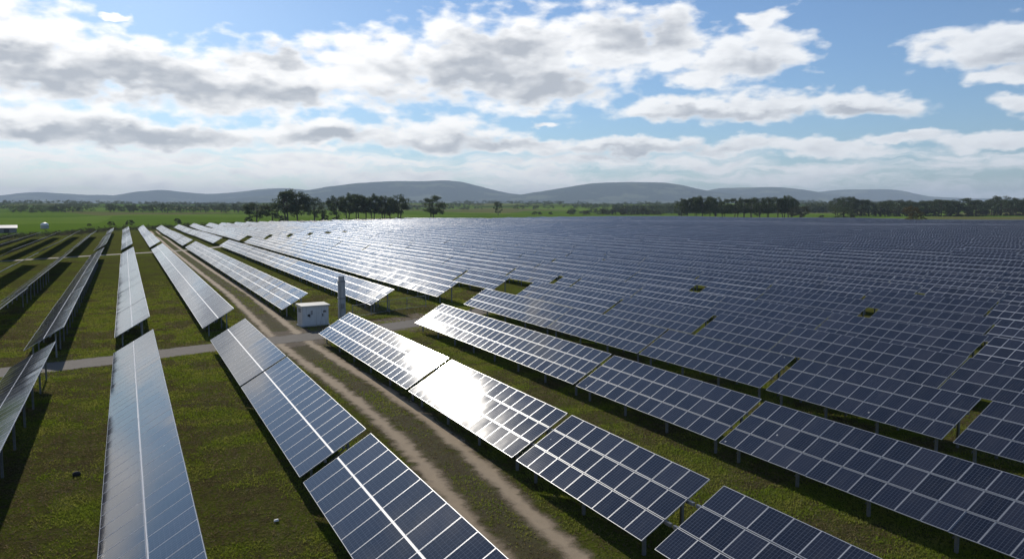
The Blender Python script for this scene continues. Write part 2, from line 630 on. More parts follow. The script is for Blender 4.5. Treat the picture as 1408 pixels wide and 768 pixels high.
hill([(-420, 275), (-250, 268), (-80, 272), (0, 269), (30, 265), (55, 264), (85, 266), (120, 268), (150, 268), (185, 272), (230, 275), (300, 278)], 9300, 2600)
hill([(90, 278), (150, 270), (190, 263), (225, 261), (250, 264), (285, 267), (330, 264), (360, 260), (390, 258.5), (430, 262), (480, 268), (560, 276)], 8600, 2600)
hill([(270, 280), (330, 272), (400, 266), (450, 257), (490, 252), (540, 249), (580, 249.5), (610, 248), (635, 250), (670, 259), (700, 266), (760, 272), (820, 279)], 7400, 3200)
hill([(620, 280), (680, 272), (730, 266), (770, 259), (815, 252), (860, 250.5), (910, 251), (935, 254), (965, 261), (1010, 267), (1060, 272), (1110, 280)], 7000, 3000)
hill([(890, 279), (950, 268), (985, 259), (1020, 258), (1065, 257), (1100, 260), (1130, 265), (1170, 270), (1230, 279)], 8000, 2500)
hill([(1060, 276), (1110, 266), (1140, 262), (1165, 260.5), (1225, 260), (1245, 263), (1275, 270), (1340, 273), (1420, 272), (1500, 270), (1650, 274)], 9400, 2200)


# ------------------------------------------------------------------ roads
def gravel_material(name, c0, c1, edge_attr=True, ruts=None):
    m, t, b = new_mat(name, rough=0.95, spec=0.2)
    P = t.n.new('ShaderNodeNewGeometry').outputs['Position']
    n1 = t.noise(P, 1.2, 6, 0.65)
    n2 = t.noise(P, 16.0, 4, 0.7)
    n0 = t.noise(P, 0.35, 4, 0.6)
    c = t.mix(t.math('ADD', t.math('MULTIPLY', n1, 0.6), t.math('MULTIPLY', n2, 0.4)), c0, c1)
    uvn = t.n.new('ShaderNodeUVMap')
    uvn.uv_map = 'uv'
    u = t.sep(uvn.outputs[0])[0]                      # -1..1 across
    au = t.math('ABSOLUTE', u)
    wob = t.math('ADD', t.math('MULTIPLY', t.math('SUBTRACT', n1, 0.5), 1.0), t.math('MULTIPLY', t.math('SUBTRACT', n0, 0.5), 0.5))
    if ruts is None:
        alpha = t.mapr(t.math('ADD', au, t.math('MULTIPLY', wob, 0.45)), 0.92, 0.70)
    else:
        rc, rw, mid, shoulder = ruts
        dr = t.math('ABSOLUTE', t.math('SUBTRACT', au, rc))
        k = t.math('ADD', dr, t.math('MULTIPLY', wob, 0.42))
        rut = t.mapr(k, rw + 0.16, rw - 0.10)
        bare = t.mapr(t.math('ADD', t.math('ADD', au, t.math('MULTIPLY', wob, 1.6)), t.attr('wear')), shoulder, shoulder - 0.45, 0.0, mid)
        alpha = t.math('MAXIMUM', rut, bare)
        c = t.mix(rut, t.mix(n2, (0.075, 0.055, 0.032), (0.165, 0.125, 0.078)), c)
    t.l.new(c, b.inputs['Base Color'])
    t.l.new(alpha, b.inputs['Alpha'])
    t.l.new(t.bump(t.math('ADD', n1, t.math('MULTIPLY', n2, 0.5)), 0.8, 0.06), b.inputs['Normal'])
    return m


def ribbon(name, pts, half, mat, dz, step=1.0, wear=None):
    P = np.array(pts, float)
    L = np.concatenate([[0], np.cumsum(np.hypot(*np.diff(P, axis=0).T))])
    s = np.linspace(0, L[-1], max(2, int(L[-1] / step)))
    x, y = np.interp(s, L, P[:, 0]), np.interp(s, L, P[:, 1])
    k = np.hanning(9)
    k /= k.sum()
    if len(s) > 12:
        xs = np.convolve(np.pad(x, 4, mode='edge'), k, 'valid')
        ys = np.convolve(np.pad(y, 4, mode='edge'), k, 'valid')
        x, y = xs, ys
    tx, ty = np.gradient(x), np.gradient(y)
    ln = np.hypot(tx, ty)
    nx, ny = ty / ln, -tx / ln
    w = np.linspace(-1, 1, 9)
    X = x[:, None] + nx[:, None] * w * half
    Y = y[:, None] + ny[:, None] * w * half
    Z = T(X, Y) + dz
    n = len(s)
    V = np.stack([X, Y, Z], -1).reshape(-1, 3)
    i, j = np.meshgrid(np.arange(n - 1), np.arange(8), indexing='ij')
    F = np.stack([i * 9 + j, (i + 1) * 9 + j, (i + 1) * 9 + j + 1, i * 9 + j + 1], -1).reshape(-1, 4)[:, ::-1]
    U = np.stack([np.broadcast_to(w, (n, 9)), np.broadcast_to(s[:, None] / half, (n, 9))], -1).reshape(-1, 2)
    me = mesh_np(name, V, F, [mat], uv=U[F.ravel()])
    if wear is not None:
        at = me.attributes.new('wear', 'FLOAT', 'POINT')
        yy = V[:, 1]
        at.data.foreach_set('value', np.interp(yy, *wear).astype(np.float32))
    o = link(name, me)
    tag(o, kind='structure')
    return o


M_gravel = gravel_material('grey_gravel', (0.095, 0.082, 0.068), (0.21, 0.185, 0.155))
M_dirt = gravel_material('rutted_dirt', (0.25, 0.186, 0.115), (0.50, 0.390, 0.262), ruts=(0.44, 0.13, 0.38, 0.60))
M_path = gravel_material('pale_gravel', (0.22, 0.19, 0.15), (0.36, 0.32, 0.26))
M_bare = gravel_material('bare_soil', (0.085, 0.060, 0.036), (0.175, 0.130, 0.085))
ribbon('bare_ground', [(7.0, 73.6), (10, 74.3), (13, 75.0), (19, 76.6), (27, 79.6), (33, 83.5)], 5.6, M_bare, 0.004)
ribbon('dirt_track', [(12.0, 8), (12.4, 24), (13.4, 34), (13.9, 42), (13.9, 52), (13.5, 62), (13.2, 72), (13.5, 86), (14.0, 116), (13.6, 168), (13.3, 234), (13.2, 313), (13.2, 460)], 2.9,
       M_dirt, 0.008, 1.0, wear=([0, 60, 68, 74, 84, 92, 105, 130, 250, 500], [-0.02, 0.0, -0.45, -0.8, -0.6, -0.35, 0.05, 0.15, 0.3, 0.45]))
ribbon('gravel_road', [(-40, 62), (-9, 68.2), (-1.3, 70.3), (7, 73.2), (15, 75.2), (25.5, 78.6), (34, 83), (48, 93)], 2.5, M_gravel, 0.012)
ribbon('gravel_path', [(-70, 200), (-26, 214), (-4, 232), (7, 240), (17, 249), (25, 262), (36, 283), (59, 315), (90, 350)], 2.2, M_path, 0.012)

# ------------------------------------------------------------------ solar tables
H1 = 0.90
W = 2.8456
SL = math.hypot(W, 1.7014)
TILT = math.atan2(1.7014, W)


class Table:
    __slots__ = ('x', 'y0', 'y1', 'nr', 'nc', 'tilt', 'row', 'area', 'pitch', 'seg', 'z', 'rowname')


tables = []


def add_table(row, x, y0, y1, nr, tilt=None, cell=None):
    t = Table()
    t.row, t.x, t.y0, t.y1, t.nr = row, x, y0, y1, nr
    L = y1 - y0
    t.nc = max(2, round(L / (cell or (1.25 if nr == 2 else 1.07))))
    t.tilt = (TILT if tilt is None else tilt) + R(random.gauss(0, 0.22 if abs(row) <= 4 else 0.40))
    xc, yc = x + W / 2, (y0 + y1) / 2
    za, zb = float(T(xc, y0)), float(T(xc, y1))
    t.z = (za + zb) / 2 + (random.gauss(0, 0.05) if row > 4 else 0)
    t.pitch = math.atan2(zb - za, L) + R(random.gauss(0, 0.12))
    t.seg = None
    tables.append(t)
    return t


def split(row, x, ys, nr, **k):
    for a, b in ys:
        add_table(row, x, a, b, nr, **k)


def chain(vals, g=0.22):
    return [(a + g / 2, b - g / 2) for a, b in zip(vals[:-1], vals[1:])]


# grass side of the dirt track (two modules wide), counted away from the track: 1, 2, 3 ...
split(-1, 6.12, [(12, 32.2), (32.95, 51.55), (51.95, 71.4)] + chain([78.8, 103.9, 131.4, 155.2, 183.7, 212, 238], 0.3) + chain([250.5, 290, 330, 372, 412, 450, 482], 0.3), 2)
split(-2, -1.2, [(9, 68.3)] + chain([76.2, 92.9, 114.2, 143.2, 180, 217.5], 0.3) + chain([236, 275, 315, 355, 405, 452], 0.3), 2)
split(-3, -7.6, [(9, 64.6)] + chain([72.6, 110, 148, 186, 217], 0.12) + chain([234, 285, 335, 385, 430], 0.25), 2)
split(-4, -13.75, chain([40, 66], .2) + chain([74, 112, 150, 188, 208], 0.15) + chain([226, 278, 330, 382], 0.25), 2)
split(-5, -19.9, chain([80, 118, 156, 200], 0.15) + chain([219, 262, 305, 345, 383], 0.25), 2)
split(-6, -26.2, chain([118, 156, 194], 0.15) + chain([214, 262, 305, 345, 372], 0.25), 2)
split(-7, -32.4, chain([160, 190], 0.15) + chain([210, 250, 290, 330, 360], 0.25), 2)
split(-8, -38.6, chain([200, 250, 300, 350], 0.25), 2)
split(-9, -44.8, chain([240, 290, 340], 0.25), 2)
split(-10, -51.0, chain([270, 310, 335], 0.25), 2)
# cabinet side of the track (three modules wide)
split(1, 15.2, [(9, 20.75), (21.5, 31.05), (31.5, 46.0), (46.35, 71.4)] + chain([89.5, 104, 124.5, 145.3, 167, 190, 217, 246], 0.3) + chain([257, 295, 330, 365, 405, 445, 482], 0.3), 3)
split(2, 25.15, [(13.2, 29.35), (29.6, 42.85), (43.15, 74.0)] + chain([89.4, 110.8, 133.7, 153.7, 175, 200, 226, 254], 0.3) + chain([272, 310, 350, 395, 435, 500], 0.3), 3)
split(3, 35.1, [(9, 24.4), (25.0, 36.8), (37.3, 50.3), (50.6, 65.2), (65.5, 85.6)] + chain([94.2, 121.7, 145, 167, 190, 215, 245, 276], 0.3) + chain([289, 330, 370, 410, 455, 500, 526], 0.3), 3)

C2 = np.array([(36.4, 283.3), (48.2, 303), (59, 315), (67, 324), (78, 339), (90, 350), (104, 361), (119, 373.5), (134, 381), (152, 395), (169, 404), (196, 418), (236, 430), (300, 452), (420, 480), (620, 505)])
HOLES = [(114, 128, 2.6), (134, 133.8, 3.0), (151, 138, 1.5), (212, 157.6, 1.6), (271, 246, 3), (281, 247, 3), (302, 253, 3), (353, 275, 3), (403, 291, 4), (130, 267.5, 2.5), (138, 272, 3),
         (142, 266, 3), (157, 272, 2.5), (63, 82, 2.2), (58.6, 101.4, 1.3), (83, 65, 1.4), (68.8, 55.6, 1.2), (46, 56.3, .5), (88, 136, 1.0)]
STEEP = R(33.8)
k = 4
x = 45.0
while x < 632:
    ylo = max(12.0, 0.60 * x - 16) if x < 300 else 0.60 * x - 30
    ytop = [p for p in np.arange(200, 800, 2.0) if in_poly(np.array([x + W / 2]), np.array([p]), FIELD)[0]]
    yhi = max(ytop) if ytop else 0
    c2 = float(np.interp(x, C2[:, 0], C2[:, 1]))
    holes = [(h[1] - h[2] / 2 - 0.1, h[1] + h[2] / 2) for h in HOLES if abs(h[0] - (x + 1.4)) < 5.0]
    holes.append((c2 - 3.5, c2 + 3.5))
    if k == 4:
        holes.append((91.9, 99.3))
    y = ylo + random.uniform(0, 6) + (2 if k > 4 else -6)
    if k == 4:
        y = 18.0
    while y < yhi:
        L = 14.4 if y < c2 else random.choice([14.4, 16.8])
        y1 = y + L
        hit = None
        for h in holes:
            if h[0] < y1 and h[1] > y:
                hit = h if hit is None or h[0] < hit[0] else hit
        if hit:
            if hit[0] - y > 2.4:
                add_table(k, x, y, hit[0], 3, tilt=STEEP if y > c2 and x < 330 else None)
            y = max(hit[1], y + 0.3)
            continue
        g = random.choice([0.12, 0.12, 0.3, 0.45]) if random.random() > 0.04 else random.uniform(0.7, 1.2)
        add_table(k, x, y, y1, 3, tilt=STEEP if y > c2 and x < 330 else None)
        y = y1 + g
    x += 9.85 + random.uniform(-0.25, 0.25)
    k += 1


def project(P):
    P = np.atleast_2d(np.asarray(P, float))
    c, s = math.cos(YAW), math.sin(YAW)
    r = P[:, 0] * c - P[:, 1] * s
    d = P[:, 0] * s + P[:, 1] * c
    z = P[:, 2] - CAM_H
    dep = d * math.cos(PITCH) - z * math.sin(PITCH)
    up = z * math.cos(PITCH) + d * math.sin(PITCH)
    dep = np.maximum(dep, 0.5)
    return np.stack([704 + FPX * r / dep, 384 - FPX * up / dep], 1), dep


def table_frame(t):
    """origin (base centre), rotation matrix columns for across-slope, along, normal"""
    th, p = t.tilt, t.pitch
    ex = np.array([math.cos(th), 0, math.sin(th)])
    ey = np.array([0, math.cos(p), math.sin(p)])
    ey = ey - ex * (ey @ ex)
    ey /= np.linalg.norm(ey)
    en = np.cross(ex, ey)
    o = np.array([t.x + W / 2, (t.y0 + t.y1) / 2, t.z])
    return o, ex, ey, en


for t in tables:
    o, ex, ey, en = table_frame(t)
    L = t.y1 - t.y0
    # sample the table area: share of the picture it takes
    ss, ll = np.meshgrid((np.arange(4) + .5) / 4, (np.arange(24) + .5) / 24)
    P = o + np.array([-W / 2, 0, H1]) + ss.reshape(-1, 1) * SL * ex + (ll.reshape(-1, 1) - .5) * L * ey
    q, dep = project(P)
    vis = (q[:, 0] > 0) & (q[:, 0] < 1408) & (q[:, 1] > 0) & (q[:, 1] < 768) & (dep > 1)
    vdir = np.array([0, 0, CAM_H]) - P
    cosv = np.abs(vdir @ en) / np.linalg.norm(vdir, axis=1)
    t.area = float(np.sum(vis * cosv * FPX ** 2 / dep ** 2) * SL * L / len(P))
# a third of each rear row is hidden by the row in front
for t in tables:
    if t.row > 4:
        t.area *= 0.8
tables = [t for t in tables if t.area > 0.0]
tables.sort(key=lambda t: -t.area)
N_FULL, N_PARTS, N_IND = 26, 100, 300


def jitter_quads(o, ex, ey, en, s0, s1, y0, y1, jx, jy):
    """module quads with small individual tilts; arrays"""
    n = len(s0)
    sc, yc = (s0 + s1) / 2, (y0 + y1) / 2
    out = np.zeros((n, 4, 3))
    for i, (a, b) in enumerate(((s0, y0), (s1, y0), (s1, y1), (s0, y1))):
        dz = (a - sc) * jx + (b - yc) * jy
        out[:, i, :] = o + a[:, None] * ex + b[:, None] * ey + dz[:, None] * en
    return out


def grid(t):
    rg = 0.045
    cg = 0.014
    mw = (SL - rg * (t.nr - 1)) / t.nr
    L = t.y1 - t.y0
    ml = (L - cg * (t.nc - 1)) / t.nc
    return rg, cg, mw, ml, L


def panel_arrays(t, o, abut=True):
    _, ex, ey, en = table_frame(t)
    rg, cg, mw, ml, L = grid(t)
    base = o + np.array([-W / 2, 0, H1])
    r, c = np.meshgrid(np.arange(t.nr), np.arange(t.nc), indexing='ij')
    r, c = r.ravel().astype(float), c.ravel().astype(float)
    s0, s1 = r / t.nr * SL, (r + 1) / t.nr * SL
    y0, y1 = c / t.nc * L - L / 2, (c + 1) / t.nc * L - L / 2
    n = len(r)
    Q = jitter_quads(base, ex, ey, en, s0, s1, y0, y1, rng.normal(0, 0.007, n) * (1 if t.nr == 3 else 0.3), rng.normal(0, 0.010, n) * (1 if t.nr == 3 else 0.25))
    UV = np.tile(np.array([(0, 0), (0, 1), (1, 1), (1, 0)], float), (n, 1, 1))     # u along the table, v up the slope
    V = Q.reshape(-1, 3)
    F = np.arange(len(V)).reshape(-1, 4)
    # slab under the glass: underside and rim
    bt = 0.05
    cor = np.array([base + s * ex + y * ey for s in (0, SL) for y in (-L / 2, L / 2)])
    top = cor - 0.012 * en
    bot = cor - bt * en
    b0 = len(V)
    V = np.vstack([V, top, bot])
    T0, B0 = b0, b0 + 4
    F2 = np.array([[B0, B0 + 1, B0 + 3, B0 + 2], [T0, T0 + 1, B0 + 1, B0], [T0 + 2, B0 + 2, B0 + 3, T0 + 3], [T0, B0, B0 + 2, T0 + 2], [T0 + 1, T0 + 3, B0 + 3, B0 + 1]])
    F = np.vstack([F, F2])
    mi = np.concatenate([np.zeros(n, int), [2, 1, 1, 1, 1]])
    uv = np.concatenate([UV.reshape(-1, 2), np.full((20, 2), 0.5)])
    rn = np.concatenate([rng.random(n), np.zeros(5)])
    return V, F, mi, uv, rn


module_cache = {}


def module_mesh(mw, ml, t):
    key = (round(mw, 2), round(ml, 2))
    if key in module_cache:
        return module_cache[key]
    fw, dp = 0.017, 0.042
    a, b = mw / 2, ml / 2
    ai, bi = a - fw, b - fw
    V = [(-a, -b, 0), (a, -b, 0), (a, b, 0), (-a, b, 0), (-ai, -bi, 0), (ai, -bi, 0), (ai, bi, 0), (-ai, bi, 0),
         (-ai, -bi, -.003), (ai, -bi, -.003), (ai, bi, -.003), (-ai, bi, -.003), (-a, -b, -dp), (a, -b, -dp), (a, b, -dp), (-a, b, -dp)]
    F = []
    mi = []
    for i in range(4):
        j = (i + 1) % 4
        F += [(i, j, 4 + j, 4 + i), (4 + i, 4 + j, 8 + j, 8 + i), (12 + i, 12 + j, j, i)]
        mi += [1, 1, 1]
    F += [(8, 9, 10, 11), (12, 15, 14, 13)]
    mi += [0, 2]
    uv = np.full((len(F) * 4, 2), 0.5)
    g = len(F) - 2
    lo, hi = 0.038, 0.962
    uv[g * 4:g * 4 + 4] = [(lo, lo), (lo, hi), (hi, hi), (hi, lo)]
    me = mesh_np('module', V, F, [M_panel, M_alu, M_back], mi, uv)
    module_cache[key] = me
    return me


def post_positions(L):
    n = max(2, int(round(L / 4.6)) + 1)
    return np.linspace(-L / 2 + 0.7, L / 2 - 0.7, n)


def post_box(x, zt, s=0.055):
    mb = MB()
    # C-shaped driven post
    mb.box(x - s, x + s, -s, -s + 0.02, -0.25, zt)
    mb.box(x - s, x - s + 0.02, -s + 0.022, s, -0.25, zt)
    mb.box(x + s - 0.02, x + s, -s + 0.022, s, -0.25, zt)
    return mb


post_cache = {}


def under_structure(t, root, full):
    L = t.y1 - t.y0
    th = t.tilt
    xf, xr = -W / 2 + 0.62, W / 2 - 0.62
    zf = H1 + 0.62 * math.tan(th) - 0.20
    zr = H1 + (W - 0.62) * math.tan(th) - 0.20
    for key, xx, zz in (('f', xf, zf), ('r', xr, zr)):
        kk = (key, round(zz, 2))
        if kk not in post_cache:
            post_cache[kk] = post_box(xx, zz).mesh('post', [M_galv])
        for y in post_positions(L):
            link('post', post_cache[kk], root, (0, y, y * math.tan(t.pitch)))
    ov = 0.30 if (t.row == 1 and t.y0 < 30) else 0.0
    for s in ((0.36, 0.64) if t.nr == 2 else (1 / 3, 2 / 3)):
        mb = MB()
        s_ = SL * s
        a = Vector((-W / 2 + s_ * math.cos(th), 0, H1 + s_ * math.sin(th))) + Vector((math.sin(th), 0, -math.cos(th))) * 0.115
        e = L / 2 + ov
        dzt = math.tan(t.pitch)
        mb.bar(a + Vector((0, -e, -e * dzt)), a + Vector((0, e, e * dzt)), 0.10, 0.12)
        mb.build('purlin', M_galv, root)
    if full and t.nr == 2:
        mb = MB()
        a = Vector((-W / 2 + SL / 2 * math.cos(th), 0, H1 + SL / 2 * math.sin(th))) + Vector((math.sin(th), 0, -math.cos(th))) * 0.026
        e, dzt = L / 2, math.tan(t.pitch)
        ux, un = Vector((math.cos(th), 0, math.sin(th))) * 0.0205, Vector((-math.sin(th), 0, math.cos(th))) * 0.018
        A, B = a + Vector((0, -e, -e * dzt)), a + Vector((0, e, e * dzt))
        mb.quadbox([A - ux - un, A + ux - un, B + ux - un, B - ux - un, A - ux + un, A + ux + un, B + ux + un, B - ux + un])
        mb.build('centre_rail', M_rail, root)
    if full:
        kk = ('raf', round(th, 3))
        if kk not in post_cache:
            mb = MB()
            a = Vector((-W / 2, 0, H1)) + Vector((math.sin(th), 0, -math.cos(th))) * 0.22
            mb.bar(a + Vector((math.cos(th), 0, math.sin(th))) * 0.25, a + Vector((math.cos(th), 0, math.sin(th))) * (SL - 0.25), 0.06, 0.08)
            mb.bar((xf, 0.05, 0.45), (xr, 0.05, zr - 0.35), 0.04, 0.04)
            post_cache[kk] = mb.mesh('rafter', [M_galv])
        for y in post_positions(L):
            link('rafter', post_cache[kk], root, (0, y + 0.11, y * math.tan(t.pitch)))


ORD = ['', 'first', 'second', 'third', 'fourth', 'fifth', 'sixth', 'seventh', 'eighth', 'ninth', 'tenth', 'eleventh', 'twelfth', 'thirteenth', 'fourteenth', 'fifteenth', 'sixteenth', 'seventeenth',
       'eighteenth', 'nineteenth', 'twentieth']
ORD += [f'twenty-{w}' for w in ORD[1:10]] + ['thirtieth'] + [f'thirty-{w}' for w in ORD[1:10]] + ['fortieth'] + [f'forty-{w}' for w in ORD[1:10]] + ['fiftieth'] + [f'fifty-{w}' for w in ORD[1:10]] + ['sixtieth'] + [f'sixty-{w}' for w in ORD[1:10]]


def road_y(x):
    return float(np.interp(x + W / 2, [-40, -9, -1.3, 7, 15, 25.5, 34, 48], [62, 68.2, 70.3, 73.2, 75.2, 78.6, 83, 93]))


def label_for(t, rows):
    look = 'two-module-wide' if t.nr == 2 else 'three-module-wide'
    r = ORD[abs(t.row)]
    side = 'on cabinet side of dirt track' if t.row > 0 else 'on open-grass side of dirt track'
    same = rows[t.row]
    if t.row <= 4:
        ry = road_y(t.x)
        beyond = (t.y0 + t.y1) / 2 > ry
        part = sorted([q for q in same if ((q.y0 + q.y1) / 2 > ry) == beyond], key=lambda q: q.y0, reverse=not beyond)
        n = ORD[part.index(t) + 1]
        where = f'{n} beyond gravel road' if beyond else f'{n} before gravel road'
    else:
        part = sorted(same, key=lambda q: q.y0)
        n = ORD[part.index(t) + 1]
        where = f'{n} from its near end'
    return f'{look} solar table, {r} row {side}, {where}'


rows = {}
for t in tables:
    rows.setdefault(t.row, []).append(t)

for idx, t in enumerate(tables[:N_IND]):
    o, ex, ey, en = table_frame(t)
    rg, cg, mw, ml, L = grid(t)
    lab = label_for(t, rows)
    grp = 'rows of solar tables'
    if idx < N_PARTS:
        root = empty('solar_table', o)
        tag(root, lab, 'solar table', grp)
        if idx < N_FULL:
            me = module_mesh(mw, ml, t)
            base = np.array([-W / 2, 0, H1])
            for r in range(t.nr):
                # neighbouring modules lean almost alike, with a small step from one to the next
                for c in range(t.nc):
                    s = r * (mw + rg) + mw / 2
                    y = c * (ml + cg) + ml / 2 - L / 2
                    p = base + s * ex + y * ey
                    mo = link('module', me, root, p)
                    mo.rotation_euler = (t.pitch + R(random.gauss(0, 0.34 if t.nr == 3 else 0.14)), -t.tilt + R(random.gauss(0, 0.22 if t.nr == 3 else 0.08)), 0)
        else:
            V, F, mi, uv, rn = panel_arrays(t, np.zeros(3))
            link('panel', mesh_np('panel', V, F, [M_panel, M_alu, M_back], mi, uv, rn), root)
        under_structure(t, root, idx < N_FULL)
    else:
        V, F, mi, uv, rn = panel_arrays(t, np.zeros(3))
        mb = MB()
        th = t.tilt
        for y in post_positions(L):
            for xx in (-W / 2 + 0.62, W / 2 - 0.62):
                zt = H1 + (xx + W / 2) * math.tan(th) - 0.06
                dzy = y * math.tan(t.pitch)
                mb.box(xx - .06, xx + .06, y - .06, y + .06, -0.3 + dzy, zt + dzy)
        n0 = len(V)
        V = np.vstack([V, np.array(mb.v)])
        F = np.vstack([F, np.array(mb.f) + n0])
        mi = np.concatenate([mi, np.full(len(mb.f), 3)])
        uv = np.concatenate([uv, np.full((len(mb.f) * 4, 2), 0.5)])
        rn = np.concatenate([rn, np.zeros(len(mb.f))])
        ob = link('solar_table', mesh_np('solar_table', V, F, [M_panel, M_alu, M_back, M_galv], mi, uv, rn), None, o)
        tag(ob, lab, 'solar table', grp)

parts = []
n0 = 0
for t in tables[N_IND:]:
    V, F, mi, uv, rn = panel_arrays(t, table_frame(t)[0])
    parts.append((V, F + n0, mi, uv, rn))
    n0 += len(V)
if parts:
    me = mesh_np('distant_solar_tables', np.vstack([p[0] for p in parts]), np.vstack([p[1] for p in parts]), [M_panel, M_alu, M_back],
                 np.concatenate([p[2] for p in parts]), np.vstack([p[3] for p in parts]), np.concatenate([p[4] for p in parts]))
    ob = link('distant_solar_tables', me)
    tag(ob, 'dense dark blue sea of far solar tables filling the field to its edge', 'solar tables', kind='stuff')
print('tables', len(tables), 'modules far', n0 // 4)


# ------------------------------------------------------------------ utility cabinet
M_cab, t_, b_ = new_mat('cabinet_paint', (0.5, 0.5, 0.5), 0.55)
P_ = t_.coord()
st = t_.noise(t_.vmath('MULTIPLY', P_, (5, 5, 0.7)), 1.0, 5, 0.65)
t_.l.new(t_.mix(t_.mapr(st, 0.45, 0.75), (0.60, 0.60, 0.59), (0.42, 0.41, 0.38)), b_.inputs['Base Color'])
M_cabroof, t_, b_ = new_mat('cabinet_roof_paint', (0.62, 0.58, 0.50), 0.6)
t_.l.new(t_.mix(t_.noise(t_.coord(), 3, 5, 0.6), (0.66, 0.62, 0.53), (0.52, 0.48, 0.40)), b_.inputs['Base Color'])
M_dark, _, _ = new_mat('dark_plastic', (0.03, 0.03, 0.033), 0.5)
M_conc, t_, b_ = new_mat('weathered_concrete', (0.3, 0.3, 0.3), 0.9)
nn = t_.noise(t_.vmath('MULTIPLY', t_.coord(), (3, 3, 0.8)), 1.6, 6, 0.65)
t_.l.new(t_.mix(nn, (0.27, 0.275, 0.28), (0.50, 0.50, 0.49)), b_.inputs['Base Color'])
t_.l.new(t_.bump(nn, 0.4, 0.03), b_.inputs['Normal'])

cb = empty('utility_cabinet', (17.1, 82.6, 0), R(8))
tag(cb, 'white metal utility cabinet with cream roof standing beside the gravel road', 'cabinet')
m = MB(); m.box(-1.5, 1.5, -0.85, 0.85, -0.2, 0.12); m.build('plinth', M_conc, cb, 0.02)
m = MB(); m.box(-1.4, 1.4, -0.75, 0.75, 0.122, 2.02); m.build('body', M_cab, cb, 0.015)
m = MB(); m.quadbox([(-1.52, -0.92, 2.023), (1.52, -0.92, 2.023), (1.52, 0.88, 2.023), (-1.52, 0.88, 2.023), (-1.52, -0.92, 2.14), (1.52, -0.92, 2.14), (1.52, 0.88, 2.26), (-1.52, 0.88, 2.26)]); m.build('roof', M_cabroof, cb, 0.02)
for x0, x1, hx in ((-1.33, 0.62, -0.62), (0.66, 1.33, 0.76)):
    m = MB(); m.box(x0, x1, -0.785, -0.752, 0.22, 1.95)
    d = m.build('door', M_cab, cb, 0.008)
    m = MB(); m.box(hx - 0.04, hx + 0.04, -0.84, -0.787, 0.95, 1.25); m.build('handle', M_dark, d, 0.006)
m = MB()
m.box(-0.85, -0.62, -0.802, -0.788, 1.02, 1.25)
m.build('warning_plate', M_dark, cb)
m = MB(); m.box(-0.52, -0.30, -0.80, -0.788, 1.18, 1.62); m.build('notice_plate', new_mat('grey_plate', (0.30, 0.29, 0.28), 0.5)[0], cb)
m = MB()
for q in range(4):
    m.box(0.80, 1.12, -0.803, -0.788, 1.36 + q * 0.055, 1.395 + q * 0.055)
m.build('vent', M_dark, cb)
m = MB()
for q in range(6):
    m.box(-1.412, -1.402, -0.4, 0.4, 1.45 + q * 0.07, 1.49 + q * 0.07)
m.build('side_vent', M_dark, cb)

# ------------------------------------------------------------------ concrete post behind the cabinet
pl = empty('concrete_post', (20.6, 84.6, 0))
tag(pl, 'thick grey concrete post with metal bands standing upright beside the cabinet', 'post')
m = MB(); m.lathe([(0.44, -0.3), (0.41, 0.0), (0.405, 2.2), (0.39, 4.25), (0.35, 4.32)], 18); m.build('shaft', M_conc, pl)
m = MB(); m.lathe([(0.33, 4.30), (0.325, 4.74), (0.27, 4.80)], 18); m.build('cap', M_conc, pl)
for z in (2.35, 4.18):
    m = MB(); m.lathe([(0.415, z), (0.43, z + 0.01), (0.43, z + 0.13), (0.415, z + 0.14)], 18); m.build('band', M_galv, pl)
m = MB(); m.bar((-0.30, -0.40, 0), (-0.30, -0.40, 4.1), 0.06); m.build('conduit', M_galv, pl)
m = MB(); m.box(-0.16, 0.12, -0.62, -0.44, 1.35, 1.85); m.build('junction_box', M_galv, pl, 0.01)

# ------------------------------------------------------------------ low wire fence by the road
fp = [(22.0, 85.6), (24.6, 87.4), (27.2, 89.0), (29.8, 90.4), (32.6, 91.6)]
fe = empty('wire_fence', (22.0, 85.6, 0))
tag(fe, 'low grey wire fence with steel posts beside the gravel road', 'fence')
fo = Vector((22.0, 85.6, 0))
for x_, y_ in fp:
    m = MB(); m.bar(Vector((x_, y_, -0.2)) - fo, Vector((x_, y_, 1.5)) - fo, 0.07); m.build('post', M_galv, fe)
for z in (0.18, 1.42):
    m = MB()
    for a, b in zip(fp[:-1], fp[1:]):
        m.bar(Vector((*a, z)) - fo, Vector((*b, z)) - fo, 0.045)
    m.build('rail', M_galv, fe)
m = MB()
for a, b in zip(fp[:-1], fp[1:]):
    A, B = Vector((*a, 0)) - fo, Vector((*b, 0)) - fo
    n_ = 16
    for q in range(1, n_):
        pq = A.lerp(B, q / n_)
        m.bar(pq + Vector((0, 0, 0.2)), pq + Vector((0, 0, 1.4)), 0.007)
    for q in range(1, 8):
        z = 0.18 + q * 0.155
        m.bar(A + Vector((0, 0, z)), B + Vector((0, 0, z)), 0.007)
m.build('wire_mesh', M_galv, fe)

